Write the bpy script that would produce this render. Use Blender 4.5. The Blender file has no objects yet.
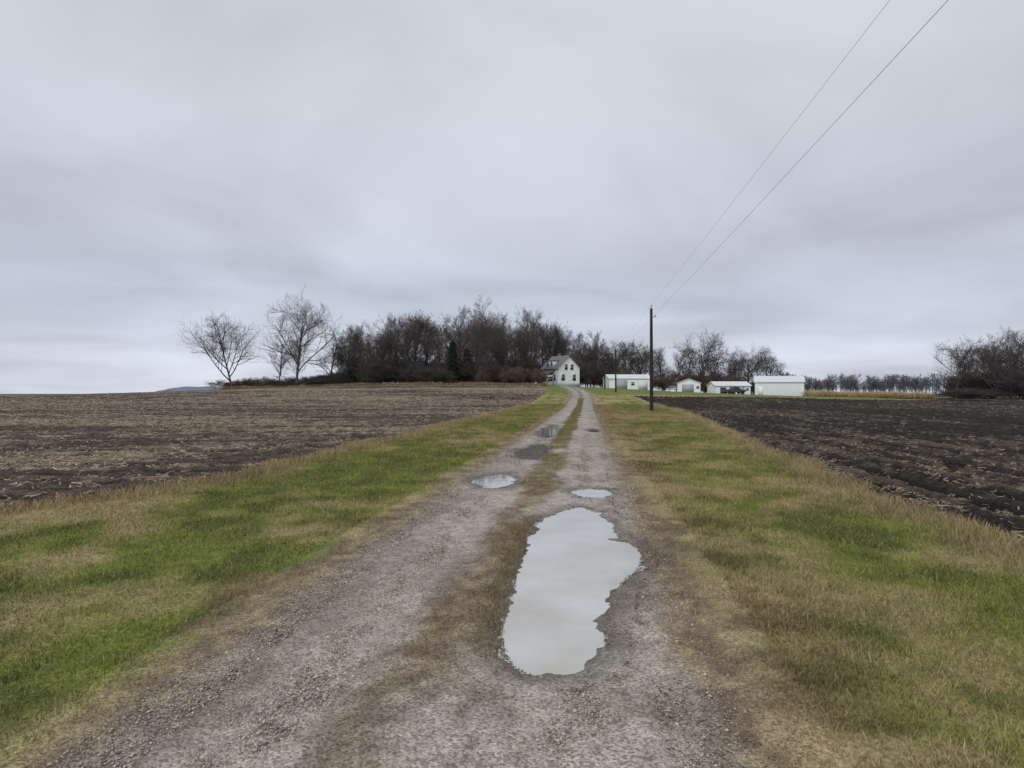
import bpy, math, random
import numpy as np
from mathutils import Vector, Matrix
random.seed(7); rng=np.random.default_rng(7)
scene=bpy.context.scene
scene.view_settings.view_transform='Standard'; scene.view_settings.look='None'; scene.view_settings.exposure=0

# ---------------------------------------------------------------- noise
def _h(ix,iy,seed):
    n=(ix.astype(np.int64)*374761393+iy.astype(np.int64)*668265263+seed*982451653)&0xffffffff
    n=((n^(n>>13))*1274126177)&0xffffffff
    n=(n^(n>>16))&0xffffffff
    return n/4294967295.0
def vn(x,y,seed=0):
    xf=np.floor(x); yf=np.floor(y); ix=xf.astype(np.int64); iy=yf.astype(np.int64)
    fx=x-xf; fy=y-yf; fx=fx*fx*(3-2*fx); fy=fy*fy*(3-2*fy)
    a=_h(ix,iy,seed);b=_h(ix+1,iy,seed);c=_h(ix,iy+1,seed);d=_h(ix+1,iy+1,seed)
    return (a*(1-fx)+b*fx)*(1-fy)+(c*(1-fx)+d*fx)*fy
def fbm(x,y,s=0,o=4):
    t=0;a=.5;n=0
    for i in range(o):
        t=t+a*vn(x,y,s+i*17);n+=a;a*=.55;x=x*2.03+11.3;y=y*2.03-7.1
    return t/n
def ss(a,b,x):
    t=np.clip((x-a)/(b-a),0,1); return t*t*(3-2*t)
def mix(a,b,t):
    t=np.asarray(t)[...,None]; return a*(1-t)+b*t

# ---------------------------------------------------------------- layout (metres; viewer at origin, lane runs to +Y)
def cx(y):
    y=np.asarray(y,float)
    return -0.84+0.1154*y-0.0012*np.maximum(y-95,0)**2
def T(x,y):
    x=np.asarray(x,float);y=np.asarray(y,float)
    sx=np.where(x>-10,61.,88.)
    h=3.9*np.exp(-((x+10)/sx)**2)*ss(58,182,y)*(1-ss(240,420,y))
    d=np.hypot(x,y)
    h=h-0.003*np.maximum(d-100,0)
    h=h+0.25*(fbm(x/35,y/35,5,3)-.5)*ss(40,90,np.abs(y)+np.abs(x))
    return h
def xL(y):
    y=np.asarray(y,float)
    return cx(np.minimum(y,150))-6.0-2.4*np.exp(-((y-5.5)/5)**2)+0.6*(vn(y/2.5,y*0+3,3)-.5)+.3*(vn(y*1.3,y*0+3,4)-.5)
def xR(y):
    y=np.asarray(y,float)
    return cx(np.minimum(y,95))+5.4+0.07*np.clip(y-9,0,45)+0.5*(vn(y/2.5,y*0+9,3)-.5)+.3*(vn(y*1.4,y*0+3,8)-.5)

def link(o): scene.collection.objects.link(o); return o
def mk(name,V,F,mat=None,col=None,smooth=False):
    V=np.ascontiguousarray(V,dtype=np.float32);F=np.ascontiguousarray(F,dtype=np.int32)
    me=bpy.data.meshes.new(name); n=len(F);k=F.shape[1]
    me.vertices.add(len(V)); me.vertices.foreach_set("co",V.ravel())
    me.loops.add(n*k); me.loops.foreach_set("vertex_index",F.ravel())
    me.polygons.add(n); me.polygons.foreach_set("loop_start",np.arange(0,n*k,k,dtype=np.int32))
    if smooth: me.polygons.foreach_set("use_smooth",np.ones(n,dtype=bool))
    me.update(calc_edges=True)
    if col is not None:
        a=me.color_attributes.new("Col",'FLOAT_COLOR','POINT')
        c=np.ones((len(V),4),np.float32); c[:,:3]=col; a.data.foreach_set("color",c.ravel())
    if mat: me.materials.append(mat)
    return me
def obj(name,me,loc=(0,0,0),rz=0,sc=1,parent=None):
    o=bpy.data.objects.new(name,me); o.location=loc; o.rotation_euler=(0,0,rz)
    o.scale=(sc,sc,sc) if np.isscalar(sc) else sc
    link(o)
    if parent: o.parent=parent
    return o
def gridF(nr,nc):
    i=np.arange(nr-1)[:,None]*nc+np.arange(nc-1)[None,:]
    return np.stack([i,i+1,i+nc+1,i+nc],-1).reshape(-1,4)

# ---------------------------------------------------------------- materials
def new_mat(name):
    m=bpy.data.materials.new(name); m.use_nodes=True
    return m,m.node_tree.nodes,m.node_tree.links,m.node_tree.nodes["Principled BSDF"]
def mat_plain(name,col,rough=.8,var=.25,scale=3.0,bump=0.0,spec=.3,metal=0):
    m,N,L,B=new_mat(name)
    tc=N.new("ShaderNodeTexCoord"); nz=N.new("ShaderNodeTexNoise"); nz.inputs["Scale"].default_value=scale; nz.inputs["Detail"].default_value=5
    L.new(tc.outputs["Object"],nz.inputs["Vector"])
    r=N.new("ShaderNodeValToRGB"); r.color_ramp.elements[0].position=.3; r.color_ramp.elements[1].position=.72
    r.color_ramp.elements[0].color=[c*(1-var) for c in col]+[1]; r.color_ramp.elements[1].color=[min(1,c*(1+var)) for c in col]+[1]
    L.new(nz.outputs["Fac"],r.inputs["Fac"]); L.new(r.outputs["Color"],B.inputs["Base Color"])
    B.inputs["Roughness"].default_value=rough; B.inputs["Specular IOR Level"].default_value=spec; B.inputs["Metallic"].default_value=metal
    if bump:
        b=N.new("ShaderNodeBump"); b.inputs["Strength"].default_value=bump; b.inputs["Distance"].default_value=.02
        L.new(nz.outputs["Fac"],b.inputs["Height"]); L.new(b.outputs["Normal"],B.inputs["Normal"])
    return m
def mat_col(name,rough=.9,scales=(40,9),amt=(.5,.3),bump=.6,bdist=.03,spec=.2):
    m,N,L,B=new_mat(name)
    at=N.new("ShaderNodeAttribute"); at.attribute_name="Col"
    g=N.new("ShaderNodeNewGeometry")
    cur=at.outputs["Color"]; hs=[]
    for s,a in zip(scales,amt):
        nz=N.new("ShaderNodeTexNoise"); nz.inputs["Scale"].default_value=s; nz.inputs["Detail"].default_value=4; nz.inputs["Roughness"].default_value=.65
        L.new(g.outputs["Position"],nz.inputs["Vector"])
        mr=N.new("ShaderNodeMapRange"); mr.inputs[1].default_value=.3; mr.inputs[2].default_value=.7; mr.inputs[3].default_value=1-a; mr.inputs[4].default_value=1+a
        L.new(nz.outputs["Fac"],mr.inputs[0])
        v=N.new("ShaderNodeVectorMath"); v.operation='SCALE'; L.new(cur,v.inputs[0]); L.new(mr.outputs[0],v.inputs["Scale"]); cur=v.outputs[0]
        hs.append(nz.outputs["Fac"])
    L.new(cur,B.inputs["Base Color"])
    if bump:
        b=N.new("ShaderNodeBump"); b.inputs["Strength"].default_value=bump; b.inputs["Distance"].default_value=bdist
        L.new(hs[0],b.inputs["Height"]); L.new(b.outputs["Normal"],B.inputs["Normal"])
    B.inputs["Roughness"].default_value=rough; B.inputs["Specular IOR Level"].default_value=spec
    return m
M_ground=mat_col("grass_ground",.95,(25,4),(.55,.25),.8,.05,.1)
M_field=mat_col("tilled_soil",.9,(14,3),(.65,.3),1.0,.08,.12)
M_blade=mat_col("grass_blade",.7,(3,),(.15,),0,spec=.15)
M_chaff=mat_col("dry_stalks",.85,(5,),(.2,),0,spec=.1)
M_stone=mat_col("pebbles",.8,(60,),(.2,),0,spec=.2)

def mat_gravel():
    m,N,L,B=new_mat("wet_gravel")
    at=N.new("ShaderNodeAttribute"); at.attribute_name="Col"; g=N.new("ShaderNodeNewGeometry")
    v=N.new("ShaderNodeTexVoronoi"); v.inputs["Scale"].default_value=75; L.new(g.outputs["Position"],v.inputs["Vector"])
    v2=N.new("ShaderNodeTexVoronoi"); v2.inputs["Scale"].default_value=30; L.new(g.outputs["Position"],v2.inputs["Vector"])
    nz=N.new("ShaderNodeTexNoise"); nz.inputs["Scale"].default_value=7; nz.inputs["Detail"].default_value=8; nz.inputs["Roughness"].default_value=.75; L.new(g.outputs["Position"],nz.inputs["Vector"])
    sep=N.new("ShaderNodeSeparateColor"); L.new(v.outputs["Color"],sep.inputs[0])
    mr=N.new("ShaderNodeMapRange"); mr.inputs[3].default_value=.5; mr.inputs[4].default_value=1.5; L.new(sep.outputs[0],mr.inputs[0])
    mr2=N.new("ShaderNodeMapRange"); mr2.inputs[1].default_value=.3;mr2.inputs[2].default_value=.7;mr2.inputs[3].default_value=.6; mr2.inputs[4].default_value=1.4; L.new(nz.outputs["Fac"],mr2.inputs[0])
    mu=N.new("ShaderNodeMath"); mu.operation='MULTIPLY'; L.new(mr.outputs[0],mu.inputs[0]); L.new(mr2.outputs[0],mu.inputs[1])
    s=N.new("ShaderNodeVectorMath"); s.operation='SCALE'; L.new(at.outputs["Color"],s.inputs[0]); L.new(mu.outputs[0],s.inputs["Scale"])
    L.new(s.outputs[0],B.inputs["Base Color"])
    ad=N.new("ShaderNodeMath"); ad.operation='ADD'; L.new(v.outputs["Distance"],ad.inputs[0]); L.new(v2.outputs["Distance"],ad.inputs[1])
    b=N.new("ShaderNodeBump"); b.invert=True; b.inputs["Strength"].default_value=.6; b.inputs["Distance"].default_value=.009
    L.new(ad.outputs[0],b.inputs["Height"]); L.new(b.outputs["Normal"],B.inputs["Normal"])
    B.inputs["Roughness"].default_value=.7; B.inputs["Specular IOR Level"].default_value=.3
    return m
M_gravel=mat_gravel()
m,N,L,B=new_mat("muddy_water"); M_water=m
B.inputs["Metallic"].default_value=.66; B.inputs["Roughness"].default_value=.035
g=N.new("ShaderNodeNewGeometry"); nz=N.new("ShaderNodeTexNoise"); nz.inputs["Scale"].default_value=5; nz.inputs["Detail"].default_value=2
L.new(g.outputs["Position"],nz.inputs["Vector"]); b=N.new("ShaderNodeBump"); b.inputs["Strength"].default_value=.07; b.inputs["Distance"].default_value=.01
L.new(nz.outputs["Fac"],b.inputs["Height"]); L.new(b.outputs["Normal"],B.inputs["Normal"])
nz2=N.new("ShaderNodeTexNoise"); nz2.inputs["Scale"].default_value=1.1; nz2.inputs["Detail"].default_value=3; L.new(g.outputs["Position"],nz2.inputs["Vector"])
r=N.new("ShaderNodeValToRGB"); r.color_ramp.elements[0].position=.35; r.color_ramp.elements[0].color=(.53,.49,.42,1); r.color_ramp.elements[1].position=.65; r.color_ramp.elements[1].color=(.67,.655,.62,1)
L.new(nz2.outputs["Fac"],r.inputs[0]); L.new(r.outputs[0],B.inputs["Base Color"])

M_bark=mat_plain("grey_bark",(.09,.08,.076),.9,.3,2)
M_bark2=mat_plain("brown_bark",(.095,.078,.068),.9,.3,2)
M_twigr=mat_plain("russet_twigs",(.17,.12,.095),.9,.35,1)
M_far=mat_plain("haze_tinted_twigs",(.17,.165,.18),.95,.2,.05)  # aerial haze mixed into the base colour of the far twigs
M_hill=mat_plain("haze_tinted_hill",(.15,.17,.21),1,.2,.02)  # bluish distance haze painted into the hill colour
M_leaf=mat_plain("dead_oak_leaf",(.12,.075,.045),.9,.4,.8)
M_needle=mat_plain("spruce_needle",(.022,.034,.022),.9,.4,2)

# ---------------------------------------------------------------- colours
GREEN=np.array([.175,.205,.042]); GREEN2=np.array([.105,.125,.032]); YEL=np.array([.27,.245,.085]); TAN=np.array([.38,.29,.165]); BRN=np.array([.16,.105,.062])
def grass_col(x,y,jit=0):
    u=x-cx(y)
    n1=fbm(x/2.2,y/3.2,21); n2=fbm(x/.45,y/.6,31); n3=fbm(x/7,y/12,41,3); n4=fbm(x/.9,y/1.1,51)
    c=mix(GREEN2,GREEN,ss(.3,.65,n2))
    c=mix(c,YEL,ss(.42,.70,n1*.6+n4*.4+.3*(n2-.5))*.7)
    dry=ss(.53,.68,n1*.3+n4*.3+n2*.2+n3*.2+.02*(u>0)+.05*ss(18,45,y))
    c=mix(c,TAN,dry*.75)
    fr=np.abs(u)-1.6
    cb=mix(BRN,TAN,ss(.35,.65,n2))
    wd=np.where(u>0,.95+.7*ss(9,25,y),.5)+.9*(n4-.5)
    c=mix(c,cb,(1-ss(wd*.2,wd*1.5,fr+.7*(n2-.5)))*.75)
    el=x-xL(y); er=xR(y)-x
    e=np.minimum(el,er)
    c=mix(c,TAN*(.65+.5*n2[...,None]),(1-ss(.1,.9+.8*(n4-.4),e+.6*(n2-.5)))*ss(-900,-800,e)*(np.asarray(y)<110)*.8)
    far=ss(100,122,y)
    c=mix(c,np.array([.14,.175,.045]),far*.85)
    return c

# ---------------------------------------------------------------- ground sheet
i=np.arange(-300,301); ax=.06/.0245*np.sinh(.0245*i); ay=5+.07/.0245*np.sinh(.0245*i)
X,Y=np.meshgrid(ax,ay); X=X.ravel();Y=Y.ravel()
Z=T(X,Y)+.035*(fbm(X/.6,Y/.6,61)-.5)*(1-ss(40,60,np.abs(Y)))
u=X-cx(Y)
inroad=(1-ss(1.65,2.1,np.abs(u)))*(Y<150)
infL=ss(.35,.6,xL(Y)-X)*np.where((Y>146)&(X>-84),0,1)*(Y<480)
def right_end(x): return np.where(x<78,104+2*np.sin(x*.2),172)
infR=ss(.35,.6,X-xR(Y))*(Y<right_end(X)-1.5)
Z=Z-.13*inroad-.3*np.maximum(infL,infR)
C=grass_col(X,Y)
fieldfar=np.array([.11,.095,.08])
C=mix(C,fieldfar,ss(230,300,np.hypot(X,Y)))
C=mix(C,BRN*.8,((Y>148)&(Y<230)&(X<8)&(X>-90))*.6)
ground=obj("ground",mk("ground",np.stack([X,Y,Z],1),gridF(601,601),M_ground,C,True))

# ---------------------------------------------------------------- gravel lane
yy=[-12.0]
while yy[-1]<155: yy.append(yy[-1]+max(.04,.0042*abs(yy[-1])))
yy=np.array(yy); NU=145; uu=np.linspace(-2.5,2.5,NU)
U,YR=np.meshgrid(uu,yy); U=U.ravel();YR=YR.ravel(); XR=cx(YR)+U
puddles=[ # outlines in metres (x,y) on the lane
 [(1.0,9.55),(.62,9.2),(.42,8.7),(.27,8.2),(.18,7.6),(.14,6.9),(.06,6.3),(.03,5.7),(-.04,5.1),(-.06,4.6),(-.05,4.3),(.02,4.05),(.14,3.9),(.3,3.85),(.46,3.95),(.58,4.15),(.64,4.5),(.7,4.9),(.86,5.4),(.98,5.85),(1.18,6.2),(1.33,6.7),(1.36,7.1),(1.22,7.5),(1.26,8.0),(1.32,8.6),(1.26,9.2)],
 [(.98,10.9),(1.15,10.45),(1.45,10.35),(1.66,10.7),(1.62,11.2),(1.3,11.4),(1.05,11.25)],
 [(-.76,12.0),(-.5,11.4),(-.2,11.4),(.06,12.1),(.08,12.9),(-.15,13.4),(-.45,13.2),(-.74,12.6)],
 [(0.0,17),(.25,16.2),(.6,16.0),(.95,17.3),(1.12,19.3),(1.05,20.8),(.6,20.6),(.3,19.2),(.05,18.2)],
 [(.95,25),(1.2,23.5),(1.6,24),(1.95,27),(2.25,31.5),(2.0,32.5),(1.5,30),(1.1,27)],
 [(3.15,27.2),(3.4,26.6),(3.75,27.8),(3.75,29.4),(3.4,29.2)],
]
def inside(px,py,poly):
    r=np.zeros(len(px),bool);n=len(poly)
    for a in range(n):
        x1,y1=poly[a];x2,y2=poly[(a+1)%n]
        c=((y1>py)!=(y2>py))&(px<(x2-x1)*(py-y1)/(y2-y1+1e-12)+x1); r^=c
    return r
def sdist(px,py,poly):
    d=np.full(len(px),1e9);n=len(poly)
    for a in range(n):
        x1,y1=poly[a];x2,y2=poly[(a+1)%n];dx=x2-x1;dy=y2-y1
        t=np.clip(((px-x1)*dx+(py-y1)*dy)/(dx*dx+dy*dy),0,1)
        d=np.minimum(d,np.hypot(px-x1-t*dx,py-y1-t*dy))
    return np.where(inside(px,py,poly),-d,d)
sd=np.full(len(XR),9.0)
near=(YR<36)&(YR>2)
for p in puddles:
    sd[near]=np.minimum(sd[near],sdist(XR[near],YR[near],p))
sdn=sd+.26*(fbm(XR/.28,YR/.34,77,3)-.5)+.12*(fbm(XR/.08,YR/.09,79,2)-.5)
n1=fbm(XR/.5,YR/.9,91);n2=fbm(XR/.16,YR/.2,92,3);n3=fbm(XR/1.5,YR/3,93)
rut=np.exp(-((np.abs(U)-.78)/.33)**2)
TR=T(XR,YR)
ZR=TR+.012+.02*(1-rut)*(np.abs(U)<1.2)+.022*(n1-.5)+.012*(n2-.5)
ZR=np.where(sdn<.3,TR+np.minimum(ZR-TR,.10*sdn+.008*(n2-.5)),ZR)
ZR=np.where(sdn<0,TR+np.maximum(.25*sdn,-.05),ZR)
edge=ss(1.95,2.5,np.abs(U)); ZR=ZR-.10*edge
GRV=np.array([.355,.315,.27]);GRD=np.array([.19,.15,.118])
C=mix(GRD,GRV,ss(.3,.62,n1*.6+n2*.4))
C=mix(C,GRV*1.15,rut*.4)
C=mix(C,GRD*1.0,ss(.5,.68,n3)*.5)      # muddy patches
crown=(1-ss(.14,.48,np.abs(U+.02)+.38*(n1-.5)+.2*(n2-.5)))*ss(.25,.45,n3+.004*YR)
CR=mix(BRN*.85,TAN*.62,ss(.35,.65,n2)); CR=mix(CR,np.array([.17,.17,.06]),ss(9,22,YR)*.45)
C=mix(C,CR,crown*.85)
ed=ss(1.32,1.62,np.abs(U)+.5*(n1-.5)+.25*(n2-.5))
C=mix(C,mix(BRN*.8,TAN*.7,ss(.35,.7,n2)),ed*.9)
gc=grass_col(XR,YR); C=mix(C,gc,ss(1.6,2.0,np.abs(U)))
C=mix(C,C*.48,(1-ss(0,.28,sdn))*.85)
damp=np.exp(-(((XR-1.6)/.28)**2+((YR-6.7)/.9)**2)); C=C*(1-.45*damp*(n2>.35))[:,None]
road=obj("gravel_road",mk("gravel_road",np.stack([XR,YR,ZR],1),gridF(len(yy),NU),M_gravel,C,True))

for k,p in enumerate(puddles):
    P=np.array(p);c=P.mean(0); 
    Q=[]
    for (a,b_) in p:
        v=np.array([a,b_])-c; l=np.linalg.norm(v); Q.append(c+v*(l+.13)/l)
    Q=np.array(Q); zz=float(T(c[0],c[1]))-.005
    V=np.vstack([[c[0],c[1],zz],np.c_[Q,np.full(len(Q),zz)]]); n=len(Q)
    F=np.array([[0,1+a,1+(a+1)%n] for a in range(n)])
    obj("rain_puddle",mk("rain_puddle",V,F,M_water))

# ---------------------------------------------------------------- tilled fields
def spaced(a,k,far):
    o=[0.0]
    while o[-1]<far: o.append(o[-1]+a+k*o[-1])
    return np.array(o)
def ygrid(y0,yc,y1,a,k):
    up=[yc]
    while up[-1]<y1: up.append(up[-1]+a+k*(up[-1]-yc))
    dn=[yc]
    while dn[-1]>y0: dn.append(dn[-1]-a-k*(yc-dn[-1]))
    return np.array(dn[::-1][:-1]+up)
SOIL=np.array([.058,.044,.036]);SOILB=np.array([.019,.015,.013]);RES=np.array([.35,.275,.20])
def left_res(x,y):
    a=.16; xr=x*math.cos(a)+y*math.sin(a); yr=-x*math.sin(a)+y*math.cos(a)
    r=fbm(xr/4.5,yr/.6,101,4); big=fbm(x/18,y/9,111,3); f=fbm(x/.4,y/.35,121,3)
    big2=fbm(xr/26,yr/3.0,115,3)
    v=.30*r+.25*big+.25*f+.20*big2
    v=v+.14*np.exp(-(((x+11.8)/3.6)**2+((y-15.3)/2.0)**2))+.03*np.exp(-((y-32)/9)**2)*(x<-12)+.02*ss(50,100,y)
    return v
def right_res(x,y):
    xr=x-.1154*y; r=fbm(xr/.42,y/7,131,4); f=fbm(xr/.3,y/.5,141,3); big=fbm(xr/12,y/25,151,3)
    return .42*r+.34*f+.24*big, xr
s=spaced(.07,.0092,520); yv=ygrid(-18,9,480,.075,.0085)
S,YY=np.meshgrid(s,yv);S=S.ravel();YY=YY.ravel();XX=xL(YY)-S
r=left_res(XX,YY); cl=fbm(XX/.35,YY/.28,161,4)
ph=-XX*math.sin(.16)+YY*math.cos(.16)
fur=.5+.5*np.sin(ph*2*math.pi/.76+2*vn(XX/6,YY/6,3))
Zf=T(XX,YY)+.03+.19*(cl-.5)+.06*(fur-.5)+.03-.14*(1-ss(0,.3,S))
C=mix(SOIL*.6,SOIL*1.5,ss(.3,.7,cl*.5+fur*.5)); C=mix(C,RES*.9,ss(.455,.585,r)*.8)
F=gridF(len(yv),len(s)); bad=(YY>148)&(XX>-86)
F=F[~bad[F].any(1)][:,::-1]
obj("tilled_field",mk("tilled_field",np.stack([XX,YY,Zf],1),F,M_field,C,True))
s=spaced(.07,.0098,420); yv=ygrid(-18,8,172,.075,.0095)
S,YY=np.meshgrid(s,yv);S=S.ravel();YY=YY.ravel();XX=xR(YY)+S
r,xr=right_res(XX,YY); cl=fbm(XX/.3,YY/.4,171,4)
fur=.5+.5*np.sin(xr*2*math.pi/.76+1.5*vn(xr/3,YY/8,5))
Zf=T(XX,YY)+.03+.18*(cl-.5)+.12*(fur-.5)+.03-.14*(1-ss(0,.3,S))
C=mix(SOILB*.6,SOILB*1.7,ss(.3,.7,cl*.4+fur*.6)); C=mix(C,RES*.45,ss(.53,.65,r+.03*(fur-.5)+.015*ss(40,100,YY))*.6)
F=gridF(len(yv),len(s)); bad=(YY>right_end(XX))
F=F[~bad[F].any(1)]
obj("tilled_field",mk("tilled_field",np.stack([XX,YY,Zf],1),F,M_field,C,True))

# ---------------------------------------------------------------- crop residue flecks
def flecks(X,Y,Z,length,width,col,tilt=.35):
    n=len(X); a=rng.uniform(0,2*np.pi,n); tl=rng.uniform(-tilt,tilt,n)
    dx=np.cos(a)*np.cos(tl);dy=np.sin(a)*np.cos(tl);dz=np.sin(tl)
    px=-np.sin(a);py=np.cos(a); l=length/2;w=width/2; tw=rng.uniform(-.6,.6,n)*w
    V=np.empty((n,4,3))
    for q,(sa,sb) in enumerate([(-1,-1),(1,-1),(1,1),(-1,1)]):
        V[:,q,0]=X+sa*dx*l+sb*px*w;V[:,q,1]=Y+sa*dy*l+sb*py*w;V[:,q,2]=Z+sa*dz*l+sb*tw
    return V.reshape(-1,3),np.arange(4*n).reshape(n,4),np.repeat(col,4,0)
def resid(side,n):
    y=np.exp(rng.uniform(np.log(4),np.log(120),n)); s=.15+rng.random(n)**1.3*np.minimum(90,y*1.8+6)
    x=(xL(y)-s) if side<0 else (xR(y)+s)
    if side<0: r=left_res(x,y)
    else:
        r,xr=right_res(x,y); r=r+.03*(.5*np.sin(xr*2*math.pi/.76+1.5*vn(xr/3,y/8,5)))
    th=.455 if side<0 else .515
    keep=rng.random(n)<np.clip((r-th)*9,.03,.9)
    if side>0: keep&=(y<right_end(x)-3)
    x=x[keep];y=y[keep];d=np.hypot(x,y); k=1+d/28
    cb=np.array([.36,.285,.205]) if side<0 else np.array([.26,.205,.145])
    c=cb*rng.uniform(.35,1.25,(len(x),1))
    ln=rng.uniform(.03,.12,len(x))*k; wd=rng.uniform(.006,.017,len(x))*k
    return flecks(x,y,T(x,y)+.075+rng.uniform(-.02,.03,len(x)),ln,wd,c)
for sd_,n in ((-1,300000),(1,150000)):
    V,F,Cc=resid(sd_,n); obj("corn_stubble",mk("corn_stubble",V,F,M_chaff,Cc))

# ---------------------------------------------------------------- grass blades
def blades(x,y,z,h,w,c):
    n=len(x);a=rng.uniform(0,2*np.pi,n);ln=rng.uniform(.2,1.1,n)*h;b=rng.uniform(0,2*np.pi,n)
    V=np.empty((n,3,3))
    V[:,0,0]=x-np.cos(a)*w;V[:,0,1]=y-np.sin(a)*w;V[:,0,2]=z
    V[:,1,0]=x+np.cos(a)*w;V[:,1,1]=y+np.sin(a)*w;V[:,1,2]=z
    V[:,2,0]=x+np.cos(b)*ln;V[:,2,1]=y+np.sin(b)*ln;V[:,2,2]=z+h
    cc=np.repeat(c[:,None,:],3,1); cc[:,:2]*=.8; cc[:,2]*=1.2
    return V.reshape(-1,3),np.arange(3*n).reshape(n,3),cc.reshape(-1,3)
n=600000
y=np.exp(rng.uniform(np.log(1.6),np.log(75),n)); t=rng.random(n); left=rng.random(n)<.5
lo=np.where(left,xL(y)-.25,cx(y)+1.45); hi=np.where(left,cx(y)-1.45,xR(y)+.25)
x=lo+(hi-lo)*t; uu_=np.abs(x-cx(y))
keep=rng.random(n)<.25+.75*ss(1.5,2.0,uu_+.5*(fbm(x/.5,y/.9,91)-.5))
x=x[keep];y=y[keep];d=np.hypot(x,y)
c=grass_col(x,y)*rng.uniform(.55,1.45,(len(x),1))
dry=rng.random(len(x))<.16; c[dry]=TAN*rng.uniform(.5,1.2,(dry.sum(),1))
k=1+d/9
h=(.016+.036*rng.random(len(x))*(.5+fbm(x/.4,y/.4,201,3)))*(1+d/40); 
e=np.minimum(x-xL(y),xR(y)-x); h=h*(1+1.6*(1-ss(.1,.7,e)))
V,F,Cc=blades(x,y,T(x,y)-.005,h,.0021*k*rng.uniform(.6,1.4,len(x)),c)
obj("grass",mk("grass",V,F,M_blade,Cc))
n=100000
y=np.exp(rng.uniform(np.log(2.2),np.log(90),n)); u=rng.normal(0,.22,n); x=cx(y)+u
n1_=fbm(x/.5,y/.9,91);n3_=fbm(x/1.5,y/3,93)
keep=(np.abs(u)+.38*(n1_-.5)<.32)&(rng.random(n)<ss(.27,.47,n3_+.004*y)*(.5+.5*ss(5,14,y)))
for p in puddles: keep&=~inside(x,y,p)
x=x[keep];y=y[keep]; d=np.hypot(x,y)
c=mix(BRN,TAN,rng.random(len(x))**1.5)*rng.uniform(.6,1.2,(len(x),1)); gm=rng.random(len(x))<.12+.22*ss(6,20,y); c[gm]=GREEN*rng.uniform(.6,1.2,(gm.sum(),1))
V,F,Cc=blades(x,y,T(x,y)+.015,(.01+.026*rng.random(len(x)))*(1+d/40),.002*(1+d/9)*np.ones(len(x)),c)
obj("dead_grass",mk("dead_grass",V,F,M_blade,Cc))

# ---------------------------------------------------------------- loose pebbles on the lane
n=120000
y=np.exp(rng.uniform(np.log(1.8),np.log(26),n)); u=np.where(rng.random(n)<.7,np.sign(rng.random(n)-.5)*rng.normal(.78,.4,n),rng.uniform(-1.6,1.6,n)); x=cx(y)+u
keep=np.abs(u)<1.7
for p in puddles:
    bb=sdist(x,y,p); keep&=bb>.0
x=x[keep];y=y[keep];n=len(x); r=rng.uniform(.0025,.008,n)*(1+y/18)*np.where(rng.random(n)<.05,1.9,1)
oc=np.array([[1,0,0],[0,1,0],[-1,0,0],[0,-1,0],[0,0,.7],[0,0,-.5]])
V=oc[None]*r[:,None,None]*rng.uniform(.6,1.3,(n,6,1)); a=rng.uniform(0,6.3,n)
Vx=V[:,:,0]*np.cos(a)[:,None]-V[:,:,1]*np.sin(a)[:,None];Vy=V[:,:,0]*np.sin(a)[:,None]+V[:,:,1]*np.cos(a)[:,None]
dp=np.full(n,9.0)
for p in puddles: dp=np.minimum(dp,sdist(x,y,p))
zb=np.where(dp<.16,.0,.014)
V=np.stack([Vx+x[:,None],Vy+y[:,None],V[:,:,2]+(T(x,y)+zb)[:,None]],-1).reshape(-1,3)
f=np.array([[0,1,4],[1,2,4],[2,3,4],[3,0,4],[1,0,5],[2,1,5],[3,2,5],[0,3,5]])
F=(np.arange(n)[:,None,None]*6+f[None]).reshape(-1,3)
c=np.array([.37,.325,.275])*rng.uniform(.3,1.5,(n,1))*(1+.05*rng.normal(size=(n,3)))*np.where(dp<.2,.6,1)[:,None]
obj("pebbles",mk("pebbles",V,F,M_stone,np.repeat(np.clip(c,.02,.6),6,0)))

# ---------------------------------------------------------------- trees
def tubes(segs,k=3):
    A=np.array(segs); P0=A[:,0:3];P1=A[:,3:6];R0=A[:,6];R1=A[:,7]; D=P1-P0; D/=np.linalg.norm(D,axis=1,keepdims=True)+1e-9
    up=np.where(np.abs(D[:,2:3])>.9,np.array([[1.,0,0]]),np.array([[0,0,1.]]))
    a=np.cross(D,up);a/=np.linalg.norm(a,axis=1,keepdims=True);b=np.cross(D,a); n=len(A)
    V=np.empty((n,2*k,3))
    for q in range(k):
        t=2*np.pi*q/k; o=a*np.cos(t)+b*np.sin(t); V[:,q]=P0+o*R0[:,None];V[:,k+q]=P1+o*R1[:,None]
    f=np.array([[q,(q+1)%k,k+(q+1)%k,k+q] for q in range(k)])
    return V.reshape(-1,3),(np.arange(n)[:,None,None]*2*k+f[None]).reshape(-1,4)
def rv(R,d,ang):
    ax_=Vector((R.gauss(0,1),R.gauss(0,1),R.gauss(0,1))).cross(d)
    if ax_.length<1e-4: ax_=Vector((1,0,0))
    return (Matrix.Rotation(ang,3,ax_.normalized())@d).normalized()
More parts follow.
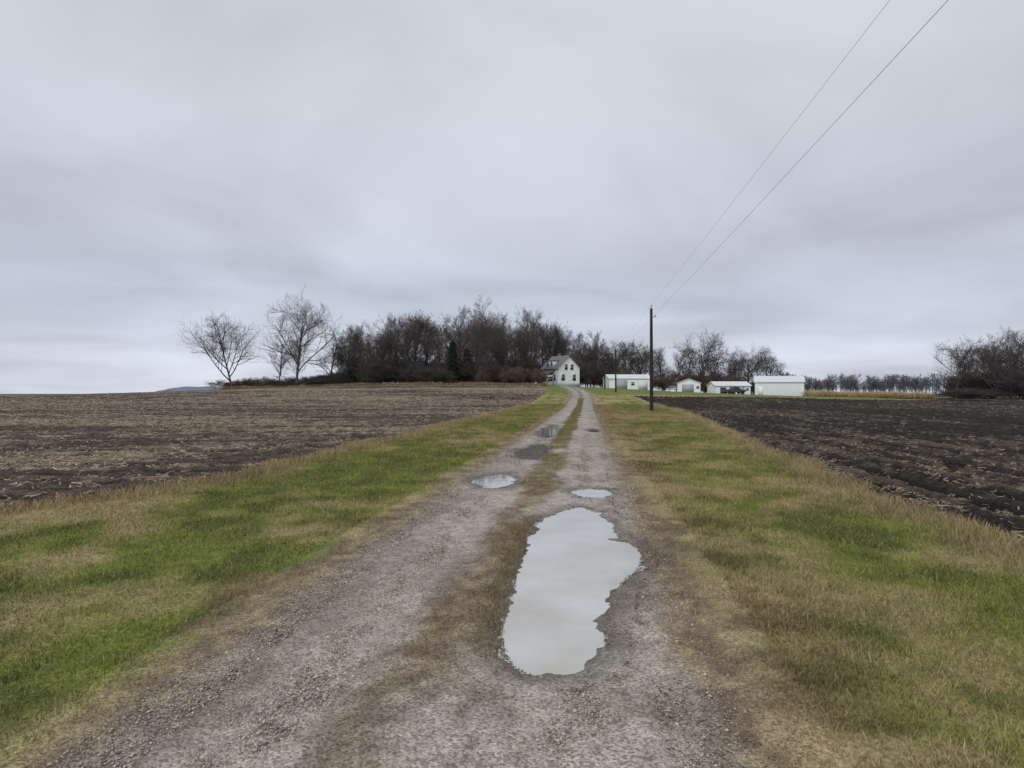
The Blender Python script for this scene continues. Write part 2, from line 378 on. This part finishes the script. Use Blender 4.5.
def grow(R,segs,p,d,L,r,lev,spec,tips):
    nseg=[7,5,4,3,2][lev]; wob=[.08,.14,.16,.18,.2][lev]; pts=[(p.copy(),d.copy(),r)]
    rm=spec['rmin']
    for i_ in range(nseg):
        d=rv(R,d,R.gauss(0,wob)); d=(d+Vector((0,0,spec['up']*(.5 if lev else .3)*.2))).normalized()
        q=p+d*(L/nseg); r2=max(rm*(1.9 if lev<2 else 1),r*(1-.75/nseg)) if lev<4 else rm*.6
        segs.append((*p,*q,r,r2)); p=q;r=r2; pts.append((p.copy(),d.copy(),r))
    tips.append(p.copy())
    if lev>=4: return
    nc=spec['nc'][lev]; t0=spec['t0'] if lev==0 else .18
    for j in range(nc):
        t=t0+(1-t0)*((j+R.random())/nc)
        f_=min(t*nseg,nseg-1e-3); a=int(f_); fr=f_-a
        pp=pts[a][0].lerp(pts[a+1][0],fr); dd=pts[a+1][1]; rr=pts[a][2]*(1-fr)+pts[a+1][2]*fr
        ang=math.radians(R.uniform(*spec['ang'])); 
        nd=rv(R,dd,ang)
        if lev>0 and nd.z<-.1: nd.z*=.3; nd.normalize()
        if lev==0: LL=L*spec['l1']*(1.15-.6*t)*R.uniform(.75,1.2)
        else: LL=L*spec['lr']*(1.15-.4*t)*R.uniform(.7,1.25)
        grow(R,segs,pp,nd,LL,max(rm,rr*.62),lev+1,spec,tips)
def make_tree(name,seed,H,spec,mat,leaves=0,lcol=None):
    R=random.Random(seed); segs=[];tips=[]
    stems=spec.get('stems',1)
    for s_ in range(stems):
        d=Vector((0,0,1)) if stems==1 else rv(R,Vector((0,0,1)),R.uniform(.1,.5))
        p=Vector((0,0,-.3)) if stems==1 else Vector((R.gauss(0,.5),R.gauss(0,.5),-.2))
        grow(R,segs,p,d,H*spec.get('tr',.72)*R.uniform(.85,1.05),H*spec.get('rad',.016),0,spec,tips)
    A=np.array(segs); top=np.percentile(A[:,5],99.3); A[:,:6]*=H/top
    V,F=tubes(A,3)
    me=mk(name,V,F,mat)
    if leaves:
        tp=np.array([t[:] for t in tips])*H/top; hi=tp[tp[:,2]>H*.4]; idx=rng.integers(0,len(hi),leaves); c=hi[idx]+rng.normal(0,.35,(leaves,3))
        e1=rng.normal(0,.13,(leaves,3));e2=rng.normal(0,.13,(leaves,3))
        Vl=np.stack([c,c+e1,c+e2],1).reshape(-1,3)
        me2=mk(name+"_leaves",Vl,np.arange(3*leaves).reshape(-1,3),M_leaf); return me,me2
    return me,None
tall=dict(nc=[11,7,6,4],t0=.22,ang=(26,54),l1=.52,lr=.58,up=.5,rmin=.015,rad=.018,tr=.72)
wide=dict(nc=[11,8,6,5],t0=.18,ang=(30,62),l1=.85,lr=.58,up=.45,rmin=.014,rad=.021,tr=.58)
slim=dict(nc=[13,7,5,4],t0=.2,ang=(20,44),l1=.42,lr=.6,up=.65,rmin=.015,rad=.014,tr=.8)
bush=dict(nc=[8,6,5,4],t0=.06,ang=(20,60),l1=.6,lr=.62,up=.3,rmin=.012,rad=.009,stems=4,tr=.7)
TV=[]
for k,(sp,mt,lv) in enumerate([(wide,M_bark,0),(wide,M_bark,0),(tall,M_bark,0),(tall,M_bark2,0),(tall,M_bark2,400),(slim,M_bark,0),(slim,M_bark2,0),(wide,M_bark2,0),(tall,M_bark,1000)]):
    TV.append(make_tree("bare_tree",100+k,16.,sp,mt,lv))
BV=[make_tree("shrub",300+k,5.,bush,mt)[0] for k,mt in enumerate([M_bark2,M_twigr,M_bark])]
def tree(v,x,y,h,wx=1.0):
    me,lf=TV[v]; s_=h/16.
    o=obj("bare_tree",me,(x,y,float(T(x,y))),0,(s_*wx,s_*wx,s_))
    o.rotation_euler=(random.gauss(0,.03),random.gauss(0,.03),random.uniform(0,6.28))
    if lf: obj("dead_leaves",lf,parent=o)
    return o
tree(0,-64.5,150,17.2,.92); tree(1,-49.8,150,21.3,.85); tree(5,-57.5,160,11.5,1.15); tree(3,-44.5,158,14.5,1.05); tree(2,-54,163,12,1.0); tree(4,-41,161,15,1)
R=random.Random(5)
prof=[(-44,14),(-36,15.5),(-30,16.5),(-25,21.5),(-22,22),(-18,18.5),(-12,20.5),(-6,20),(-1,16),(4,18.5),(9,19),(15,15.5),(20,14),(25,12.5)]
def ph_(x):
    for a in range(len(prof)-1):
        if prof[a][0]<=x<=prof[a+1][0]:
            t=(x-prof[a][0])/(prof[a+1][0]-prof[a][0]); return prof[a][1]*(1-t)+prof[a+1][1]*t
    return 12
x=-44
while x<25:
    for row in range(2):
        yv_=R.uniform(153,172) if row==0 else R.uniform(178,200)
        if x>3: yv_=R.uniform(193,205)
        xx=(x+R.uniform(-.8,.8))*yv_/165
        v=R.choice([2,3,4,5,7,0,2,3,1,6]) if not -27<x<-20 else R.choice([8,8,2])
        tree(v,xx,yv_,ph_(x)*R.uniform(.72,1.08)*yv_/165,R.uniform(.78,1.0))
    x+=R.uniform(2.1,3.1)
und=obj("underbrush",None)
for k in range(125):
    yv_=R.uniform(151,188); xx=R.uniform(-49,4)*yv_/165
    tz=.35+.65*float(ss(-48,-36,xx*165/yv_))
    obj("shrub",BV[R.choice([0,2,2])],(xx,yv_,float(T(xx,yv_))),R.uniform(0,6.3),(R.uniform(1.1,1.7),R.uniform(1.1,1.7),R.uniform(.6,1.6)*tz),und)
for k in range(26):
    yv_=R.uniform(150,156); xx=R.uniform(-7,7.0)
    obj("russet_shrub",BV[1],(xx,yv_,float(T(xx,yv_))),R.uniform(0,6.3),R.uniform(.65,.9),und)
for k in range(26):
    yv_=R.uniform(188,200); xx=R.uniform(0,28)
    obj("shrub",BV[0],(xx,yv_,float(T(xx,yv_))),R.uniform(0,6.3),R.uniform(1,1.7),und)
for k in range(30):
    xx=R.uniform(-70,-43);yv_=R.uniform(151,166)
    obj("shrub",BV[R.choice([0,1,2])],(xx,yv_,float(T(xx,yv_))),R.uniform(0,6.3),(1.1,1.1,R.uniform(.2,.6)),und)
for px,yy_,h,v in [(31,203,12.5,7),(35,206,14,2),(39,204,13,3),(43,207,12,5),(47,203,11,2),(52,206,12.5,6),(58.5,197,17,1),(64,200,11,2),(68,199,12,7),(72,198,13.5,0),(76,197,12.5,7),(79,200,11,3),(84,205,8,5),(28,200,12,8),(37,212,14,4),(62,208,11,8),(70,206,12,4),(33,209,14,3),(41,210,14,7),(49,209,13,3),(55,205,13,2)]:
    tree(v,px,yy_,h*1.12,1.0)
for k in range(40):
    xx=R.uniform(28,84);yv_=R.uniform(190,204)
    obj("shrub",BV[R.choice([0,2,1])],(xx,yv_,float(T(xx,yv_))),R.uniform(0,6.3),(1.5,1.5,R.uniform(.8,1.5)),und)
tree(6,102.5,150,11.8,1.0)
for k in range(28):
    xx=R.uniform(111,170);yv_=R.uniform(142,172); tree(R.choice([2,3,4,0,7,8]),xx,yv_,R.uniform(11,15)*(1+.12*(xx>116)),1.0)
for k in range(75):
    xx=R.uniform(99,172);yv_=R.uniform(140,165)
    obj("shrub",BV[R.choice([0,2,2])],(xx,yv_,float(T(xx,yv_))),R.uniform(0,6.3),(1.5,1.5,R.uniform(.9,1.7) if xx>110 else .5),und)
def spruce(x,y,H):
    R=random.Random(int(x*7)); segs=[(0,0,-.2,0,0,H,.22,.02)]; V=[];nb=0
    for i_ in range(60):
        t=i_/60; z=H*(.06+.93*t); L=H*.2*(1-t)**.8+.15
        for j in range(7):
            a=R.uniform(0,6.3); l=L*R.uniform(.7,1.15); tip=(math.cos(a)*l,math.sin(a)*l,z-.25*l)
            segs.append((0,0,z,*tip,.03,.01))
            for q in range(9):
                s_=R.uniform(.25,1); c=np.array([tip[0]*s_,tip[1]*s_,z+(tip[2]-z)*s_])
                V+= [c+np.array([R.gauss(0,.1),R.gauss(0,.1),.05]),c+np.array([R.gauss(0,.3),R.gauss(0,.3),-.12]),c+np.array([R.gauss(0,.3),R.gauss(0,.3),-.3])]
    me=mk("spruce_tree",*tubes(segs,4),M_bark); o=obj("spruce_tree",me,(x,y,float(T(x,y))))
    V=np.array(V); obj("needles",mk("needles",V,np.arange(len(V)).reshape(-1,3),M_needle),parent=o)
spruce(-14,153,10.5); spruce(-10.8,157,9); spruce(-38,156,7)
base=[]
Rr=random.Random(9)
for q in range(3):
    sg=[];tp=[]
    sp=dict(nc=[7,4,3,3],t0=.15,ang=(25,55),l1=.55,lr=.6,up=.5,rmin=.04,rad=.014)
    grow(Rr,sg,Vector((0,0,0)),Vector((0,0,1)),7,.2,0,sp,tp); base.append(np.array(sg))
def treeline(name,pts,hmin,hmax,n):
    out=[]
    for k in range(n):
        (x0,y0),(x1,y1)=pts; t=Rr.random(); x=x0+(x1-x0)*t; y=y0+(y1-y0)*t+Rr.uniform(-12,12)
        A=base[Rr.randrange(3)].copy(); s_=Rr.uniform(hmin,hmax)/9.; A*=s_; a=Rr.uniform(0,6.3)
        for o_ in (0,3):
            xx=A[:,o_]*math.cos(a)-A[:,o_+1]*math.sin(a); A[:,o_+1]=A[:,o_]*math.sin(a)+A[:,o_+1]*math.cos(a); A[:,o_]=xx
            A[:,o_]+=x;A[:,o_+1]+=y;A[:,o_+2]+=float(T(x,y))
        out.append(A)
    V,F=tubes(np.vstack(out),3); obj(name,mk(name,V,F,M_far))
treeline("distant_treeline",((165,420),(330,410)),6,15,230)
hx=np.linspace(-520,-340,90);hy=np.linspace(790,900,12)
HX,HY=np.meshgrid(hx,hy);HX=HX.ravel();HY=HY.ravel()
HZ=-3.5+10.5*ss(-478,-425,HX)*(1-ss(-385,-345,HX))*np.sin(np.pi*(HY-790)/110)+3*(fbm(HX/5,HY/30,9)-.5)
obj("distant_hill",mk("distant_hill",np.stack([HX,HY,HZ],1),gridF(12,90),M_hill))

n=26000
x=rng.uniform(64.5,90,n);y=rng.uniform(138,150,n)
c=np.array([.47,.35,.19])*rng.uniform(.5,1.2,(n,1))
V,F,Cc=blades(x,y,T(x,y),rng.uniform(.5,1.5,n)*(.6+.8*fbm(x/4,y/4,7)),.05*np.ones(n),c)
obj("dry_reeds",mk("dry_reeds",V,F,M_blade,Cc))
n=16000
x=rng.uniform(-66,8,n);y=rng.uniform(147.5,151,n)
c=np.array([.34,.25,.14])*rng.uniform(.4,1.2,(n,1))
V,F,Cc=blades(x,y,T(x,y),rng.uniform(.2,.8,n)*(.3+1.4*fbm(x/5,y/5,8)),.05*np.ones(n),c)
obj("dry_weeds",mk("dry_weeds",V,F,M_blade,Cc))

# ---------------------------------------------------------------- buildings
M_white=mat_plain("white_siding",(.78,.8,.82),.6,.05,2)
M_wht2=mat_plain("pale_steel",(.72,.77,.77),.5,.05,1)
M_roofw=mat_plain("white_steel_roof",(.64,.66,.68),.45,.06,1)
M_roofg=mat_plain("grey_shingles",(.18,.18,.19),.85,.2,3)
M_glass=mat_plain("window_glass",(.03,.035,.04),.15,.2,2,spec=.6)
M_dark=mat_plain("dark_opening",(.05,.05,.055),.8,.2,2)
M_greyd=mat_plain("grey_door",(.35,.37,.4),.6,.1,2)
M_brick=mat_plain("brick_red",(.22,.10,.07),.9,.2,6)
def box(name,par,c,s,mat,rz=0):
    x,y,z=[v/2 for v in s]; V=np.array([[a,b,d] for a in(-x,x) for b in(-y,y) for d in(-z,z)])
    F=np.array([[0,1,3,2],[4,6,7,5],[0,4,5,1],[2,3,7,6],[0,2,6,4],[1,5,7,3]])
    o=obj(name,mk(name,V,F,mat),c,rz,1,par)
    return o
def gable(par,w,d,h,rise,wall,roof,axis='x',over=.3,z0=0):
    if axis=='x':
        prof_=[(-d/2,0),(d/2,0),(d/2,h),(0,h+rise),(-d/2,h)]
        V=[(-w/2,a,b) for a,b in prof_]+[(w/2,a,b) for a,b in prof_]
    else:
        prof_=[(-w/2,0),(w/2,0),(w/2,h),(0,h+rise),(-w/2,h)]
        V=[(a,-d/2,b) for a,b in prof_]+[(a,d/2,b) for a,b in prof_]
    me=bpy.data.meshes.new("walls"); me.from_pydata([(a,b,c+z0) for a,b,c in V],[],[(0,1,2,3,4),(9,8,7,6,5),(0,5,6,1),(1,6,7,2),(2,7,8,3),(3,8,9,4),(4,9,5,0)])
    me.materials.append(wall); obj("walls",me,parent=par)
    half=(d if axis=='x' else w)/2; ln=(w if axis=='x' else d)/2+over; sl=rise/half; th=.14
    for sg in (-1,1):
        e=half+over; P=[(0,h+rise+.03),(sg*e,h-sl*over+.03),(sg*e,h-sl*over+.03+th),(0,h+rise+.03+th)]
        if axis=='x': V=[(-ln,a,b+z0) for a,b in P]+[(ln,a,b+z0) for a,b in P]
        else: V=[(a,-ln,b+z0) for a,b in P]+[(a,ln,b+z0) for a,b in P]
        me=bpy.data.meshes.new("roof"); me.from_pydata(V,[],[(0,1,2,3),(7,6,5,4),(0,4,5,1),(1,5,6,2),(2,6,7,3),(3,7,4,0)])
        me.materials.append(roof); obj("roof",me,parent=par)
def window(par,x,y,z,w,h,nx=0,ny=-1):
    if ny: 
        box("window_frame",par,(x,y+ny*.03,z),(w+.24,.06,h+.24),M_white); box("window_glass",par,(x,y+ny*.075,z),(w,.03,h),M_glass); box("mullion",par,(x,y+ny*.10,z),(w,.03,.07),M_white)
    else:
        box("window_frame",par,(x+nx*.03,y,z),(.06,w+.24,h+.24),M_white); box("window_glass",par,(x+nx*.075,y,z),(.03,w,h),M_glass); box("mullion",par,(x+nx*.10,y,z),(.03,w,.07),M_white)
def emp(name,x,y,rz,dz=0):
    o=obj(name,None,(x,y,float(T(x,y))+dz),rz); return o
H=emp("farmhouse",13.0,174,math.radians(28),.25); H.scale=(.95,.95,1.05)
gable(H,7.0,8.6,4.3,3.0,M_white,M_roofg,'y',.45)
box("foundation",H,(0,0,-.1),(7.08,8.68,1.0),M_greyd)
for a in (-1.9,1.7): window(H,a,-4.3,1.9,1.0,1.5)
for a in (-.95,.95): window(H,a,-4.3,4.5,.85,1.3)
for b_ in (-2.6,0,2.6): window(H,-3.5,b_,1.9,1.0,1.5,-1,0)
for b_ in (-2.6,0,2.6): window(H,3.5,b_,1.9,1.0,1.5,1,0)
box("chimney",H,(.5,1.5,7.3),(.7,.7,1.6),M_brick)
box("porch_wall",H,(-4.75,.4,1.0),(2.4,5.2,3.0),M_white)
for b_ in (-1.4,.4,2.2): window(H,-5.95,b_,1.5,1.2,1.1,-1,0)
window(H,-4.75,-2.2,1.5,1.4,1.1)
me=bpy.data.meshes.new("porch_roof"); me.from_pydata([(-6.2,-2.5,2.5),(-3.56,-2.5,3.5),(-3.56,3.3,3.5),(-6.2,3.3,2.5),(-6.2,-2.5,2.62),(-3.56,-2.5,3.62),(-3.56,3.3,3.62),(-6.2,3.3,2.62)],[],[(3,2,1,0),(4,5,6,7),(0,1,5,4),(2,3,7,6),(0,4,7,3),(1,2,6,5)]); me.materials.append(M_roofg); obj("porch_roof",me,parent=H)
box("dormer_wall",H,(-2.35,.3,5.25),(1.9,3.6,1.7),M_white)
for b_ in (-.7,1.3): window(H,-3.3,b_,5.45,.8,.9,-1,0)
box("dormer_roof",H,(-2.2,.3,6.17),(2.5,4.1,.12),M_roofg)
B1=emp("machine_shed",31.8,180,math.radians(4),-.1); gable(B1,11.6,8,3.0,1.1,M_white,M_roofw,'x',.25)
box("sliding_door",B1,(-2.5,-4.04,1.3),(3.2,.06,2.6),M_greyd); box("sliding_door",B1,(3.4,-4.04,1.2),(2.6,.06,2.4),M_roofw); window(B1,.6,-4.0,1.7,.8,.8)
B2=emp("garage",47.2,174,math.radians(-12),-.1); gable(B2,5.8,6.5,2.5,1.1,M_white,M_roofw,'y',.25)
box("garage_door",B2,(-.3,-3.28,1.1),(3.0,.06,2.2),M_greyd); window(B2,2.2,-3.25,1.5,.6,.7)
B3=emp("low_shed",56,168,math.radians(3),-.1); gable(B3,9.0,6,2.2,1.0,M_white,M_roofw,'x',.3)
for a in (-2.6,-.2): box("open_bay",B3,(a,-3.03,.95),(1.5,.05,1.7),M_dark)
box("door",B3,(2.4,-3.03,1.0),(1.0,.05,2.0),M_greyd); window(B3,3.6,-3.0,1.4,.6,.6)
B4=emp("pole_barn",61.5,150,math.radians(-20),-.1); gable(B4,10.2,9,3.1,1.35,M_wht2,M_roofw,'x',.25)
for q in range(24):
    box("steel_rib",B4,(-4.9+q*.426,-4.515,1.55),(.05,.03,3.0),M_wht2)
box("sliding_door",B4,(5.14,0,1.5),(.06,3.6,3.0),M_roofw); box("walk_door",B4,(-3.9,-4.55,1.05),(.95,.05,2.1),M_white)
Mc=mat_plain("dark_paint",(.05,.055,.07),.3,.1,2,spec=.6); Mt=mat_plain("tyre_rubber",(.02,.02,.02),.8,.1,2)
P=emp("pickup_truck",56.3,155,math.radians(10),0)
def prism(name,par,prof2,w,mat):
    n=len(prof2); V=[(a,-w/2,b) for a,b in prof2]+[(a,w/2,b) for a,b in prof2]
    me=bpy.data.meshes.new(name); me.from_pydata(V,[],[tuple(range(n)),tuple(range(2*n-1,n-1,-1))]+[(k,n+k,n+(k+1)%n,(k+1)%n) for k in range(n)]); me.materials.append(mat); return obj(name,me,parent=par)
P.location=(53.6,157,float(T(53.6,157)))
prism("body",P,[(-2.6,.45),(2.6,.45),(2.65,.95),(1.3,1.15),(.8,1.75),(-.5,1.8),(-.75,1.15),(-2.6,1.15)],1.85,Mc)
prism("side_glass",P,[(-.5,1.18),(1.05,1.18),(.7,1.66),(-.4,1.68)],1.87,M_glass)
for a in (-1.7,1.7):
    for b_ in (-.85,.85):
        bpy.ops.mesh.primitive_cylinder_add(radius=.38,depth=.25,vertices=24); o=bpy.context.object; o.name="wheel"; o.data.materials.append(Mt); o.parent=P; o.location=(a,b_,.38); o.rotation_euler=(math.pi/2,0,0)

# ---------------------------------------------------------------- utility poles and wires
M_pole=mat_plain("creosote_wood",(.035,.026,.022),.9,.35,5,.3)
M_ins=mat_plain("porcelain",(.35,.36,.38),.3,.1,5)
M_wire=mat_plain("aluminium_wire",(.2,.2,.21),.5,.1,5)
def pole(x,y,h):
    z=float(T(x,y)); segs=[(0,0,-.3,0,0,h*.5,.165,.14),(0,0,h*.5,0,0,h,.14,.11)]
    o=obj("utility_pole",mk("utility_pole",*tubes(segs,12),M_pole,None,True),(x,y,z))
    obj("pin_insulator",mk("pin_insulator",*tubes([(0,0,h-.02,0,0,h+.18,.03,.03),(0,0,h+.16,0,0,h+.30,.07,.05)],8),M_ins),parent=o)
    obj("side_bracket",mk("side_bracket",*tubes([(0,0,h-.75,.34,0,h-.7,.035,.03),(.34,0,h-.74,.34,0,h-.55,.06,.05)],8),M_ins),parent=o)
    obj("top_cap",mk("top_cap",*tubes([(0,0,h,0,0,h+.015,.11,.01)],12),M_pole),parent=o)
    return (x,y,z+h)
p0=pole(5.0,-9,8.8);p1=pole(11.8,55,8.7);p2=pole(19.0,119,7.9);p3=pole(20.0,140,6.5)
def wire(a,b,sag,r):
    A=np.array(a);Bp=np.array(b);pts=[A+(Bp-A)*t-np.array([0,0,4*sag*t*(1-t)]) for t in np.linspace(0,1,61)]
    segs=[(*pts[k],*pts[k+1],r,r) for k in range(60)]
    obj("power_line",mk("power_line",*tubes(segs,5),M_wire))
for a,b_ in ((p0,p1),(p1,p2),(p2,p3)):
    wire((a[0]-(.35 if a is p0 else 0),a[1],a[2]+.3),(b_[0],b_[1],b_[2]+.3),.15,.004)
    wire((a[0]+(.05 if a is p0 else .34),a[1],a[2]-.5),(b_[0]+.34,b_[1],b_[2]-.5),.10,.0055)

# ---------------------------------------------------------------- sky, light, camera
w=bpy.data.worlds.new("World"); scene.world=w; w.use_nodes=True; N=w.node_tree.nodes;L=w.node_tree.links; N.clear()
out=N.new("ShaderNodeOutputWorld"); mx=N.new("ShaderNodeMixShader"); mx.inputs[0].default_value=.93
bg1=N.new("ShaderNodeBackground"); bg1.inputs[1].default_value=.08
sky=N.new("ShaderNodeTexSky"); sky.sky_type='NISHITA'; sky.sun_disc=False; sky.sun_elevation=math.radians(40); sky.sun_rotation=math.radians(150); L.new(sky.outputs[0],bg1.inputs[0])
bg2=N.new("ShaderNodeBackground"); bg2.inputs[1].default_value=1.12
tc=N.new("ShaderNodeTexCoord"); sp=N.new("ShaderNodeSeparateXYZ"); L.new(tc.outputs["Generated"],sp.inputs[0])
def math_(op,a,b=None):
    n_=N.new("ShaderNodeMath"); n_.operation=op
    for q,v in enumerate((a,b)):
        if v is None: continue
        if isinstance(v,(int,float)): n_.inputs[q].default_value=v
        else: L.new(v,n_.inputs[q])
    return n_.outputs[0]
zc=math_('ADD',math_('MAXIMUM',sp.outputs[2],0.0),.16)
cb=N.new("ShaderNodeCombineXYZ"); L.new(math_('DIVIDE',sp.outputs[0],zc),cb.inputs[0]); L.new(math_('DIVIDE',sp.outputs[1],zc),cb.inputs[1])
nz=N.new("ShaderNodeTexNoise"); nz.inputs["Scale"].default_value=.75; nz.inputs["Detail"].default_value=5; nz.inputs["Roughness"].default_value=.48; nz.inputs["Distortion"].default_value=.5; L.new(cb.outputs[0],nz.inputs["Vector"])
gr=N.new("ShaderNodeValToRGB"); L.new(sp.outputs[2],gr.inputs[0]); e=gr.color_ramp.elements
e[0].position=0; e[0].color=(.60,.64,.73,1); e[1].position=1; e[1].color=(.60,.63,.68,1)
for p_,c_ in ((.05,(.55,.585,.675,1)),(.13,(.49,.525,.61,1)),(.26,(.56,.595,.665,1)),(.45,(.58,.61,.665,1))):
    k=e.new(p_); k.color=c_
cr=N.new("ShaderNodeMapRange"); cr.inputs[1].default_value=.3;cr.inputs[2].default_value=.7;cr.inputs[3].default_value=.8;cr.inputs[4].default_value=1.22; L.new(nz.outputs["Fac"],cr.inputs[0])
vs=N.new("ShaderNodeVectorMath"); vs.operation='SCALE'; L.new(gr.outputs[0],vs.inputs[0]); L.new(cr.outputs[0],vs.inputs["Scale"]); L.new(vs.outputs[0],bg2.inputs[0])
L.new(bg1.outputs[0],mx.inputs[1]);L.new(bg2.outputs[0],mx.inputs[2]);L.new(mx.outputs[0],out.inputs[0])
sl=bpy.data.lights.new("sun",'SUN'); sl.energy=1.4; sl.angle=math.radians(25); sl.color=(1,.97,.93)
so=link(bpy.data.objects.new("sun",sl)); so.rotation_euler=(math.radians(50),0,math.radians(-30))
cam=bpy.data.cameras.new("camera"); cam.sensor_width=36; cam.lens=22.85; cam.clip_end=5000; cam.clip_start=.1
co=link(bpy.data.objects.new("camera",cam)); co.location=(0,0,1.7); co.rotation_euler=(math.radians(90.62),0,0); scene.camera=co
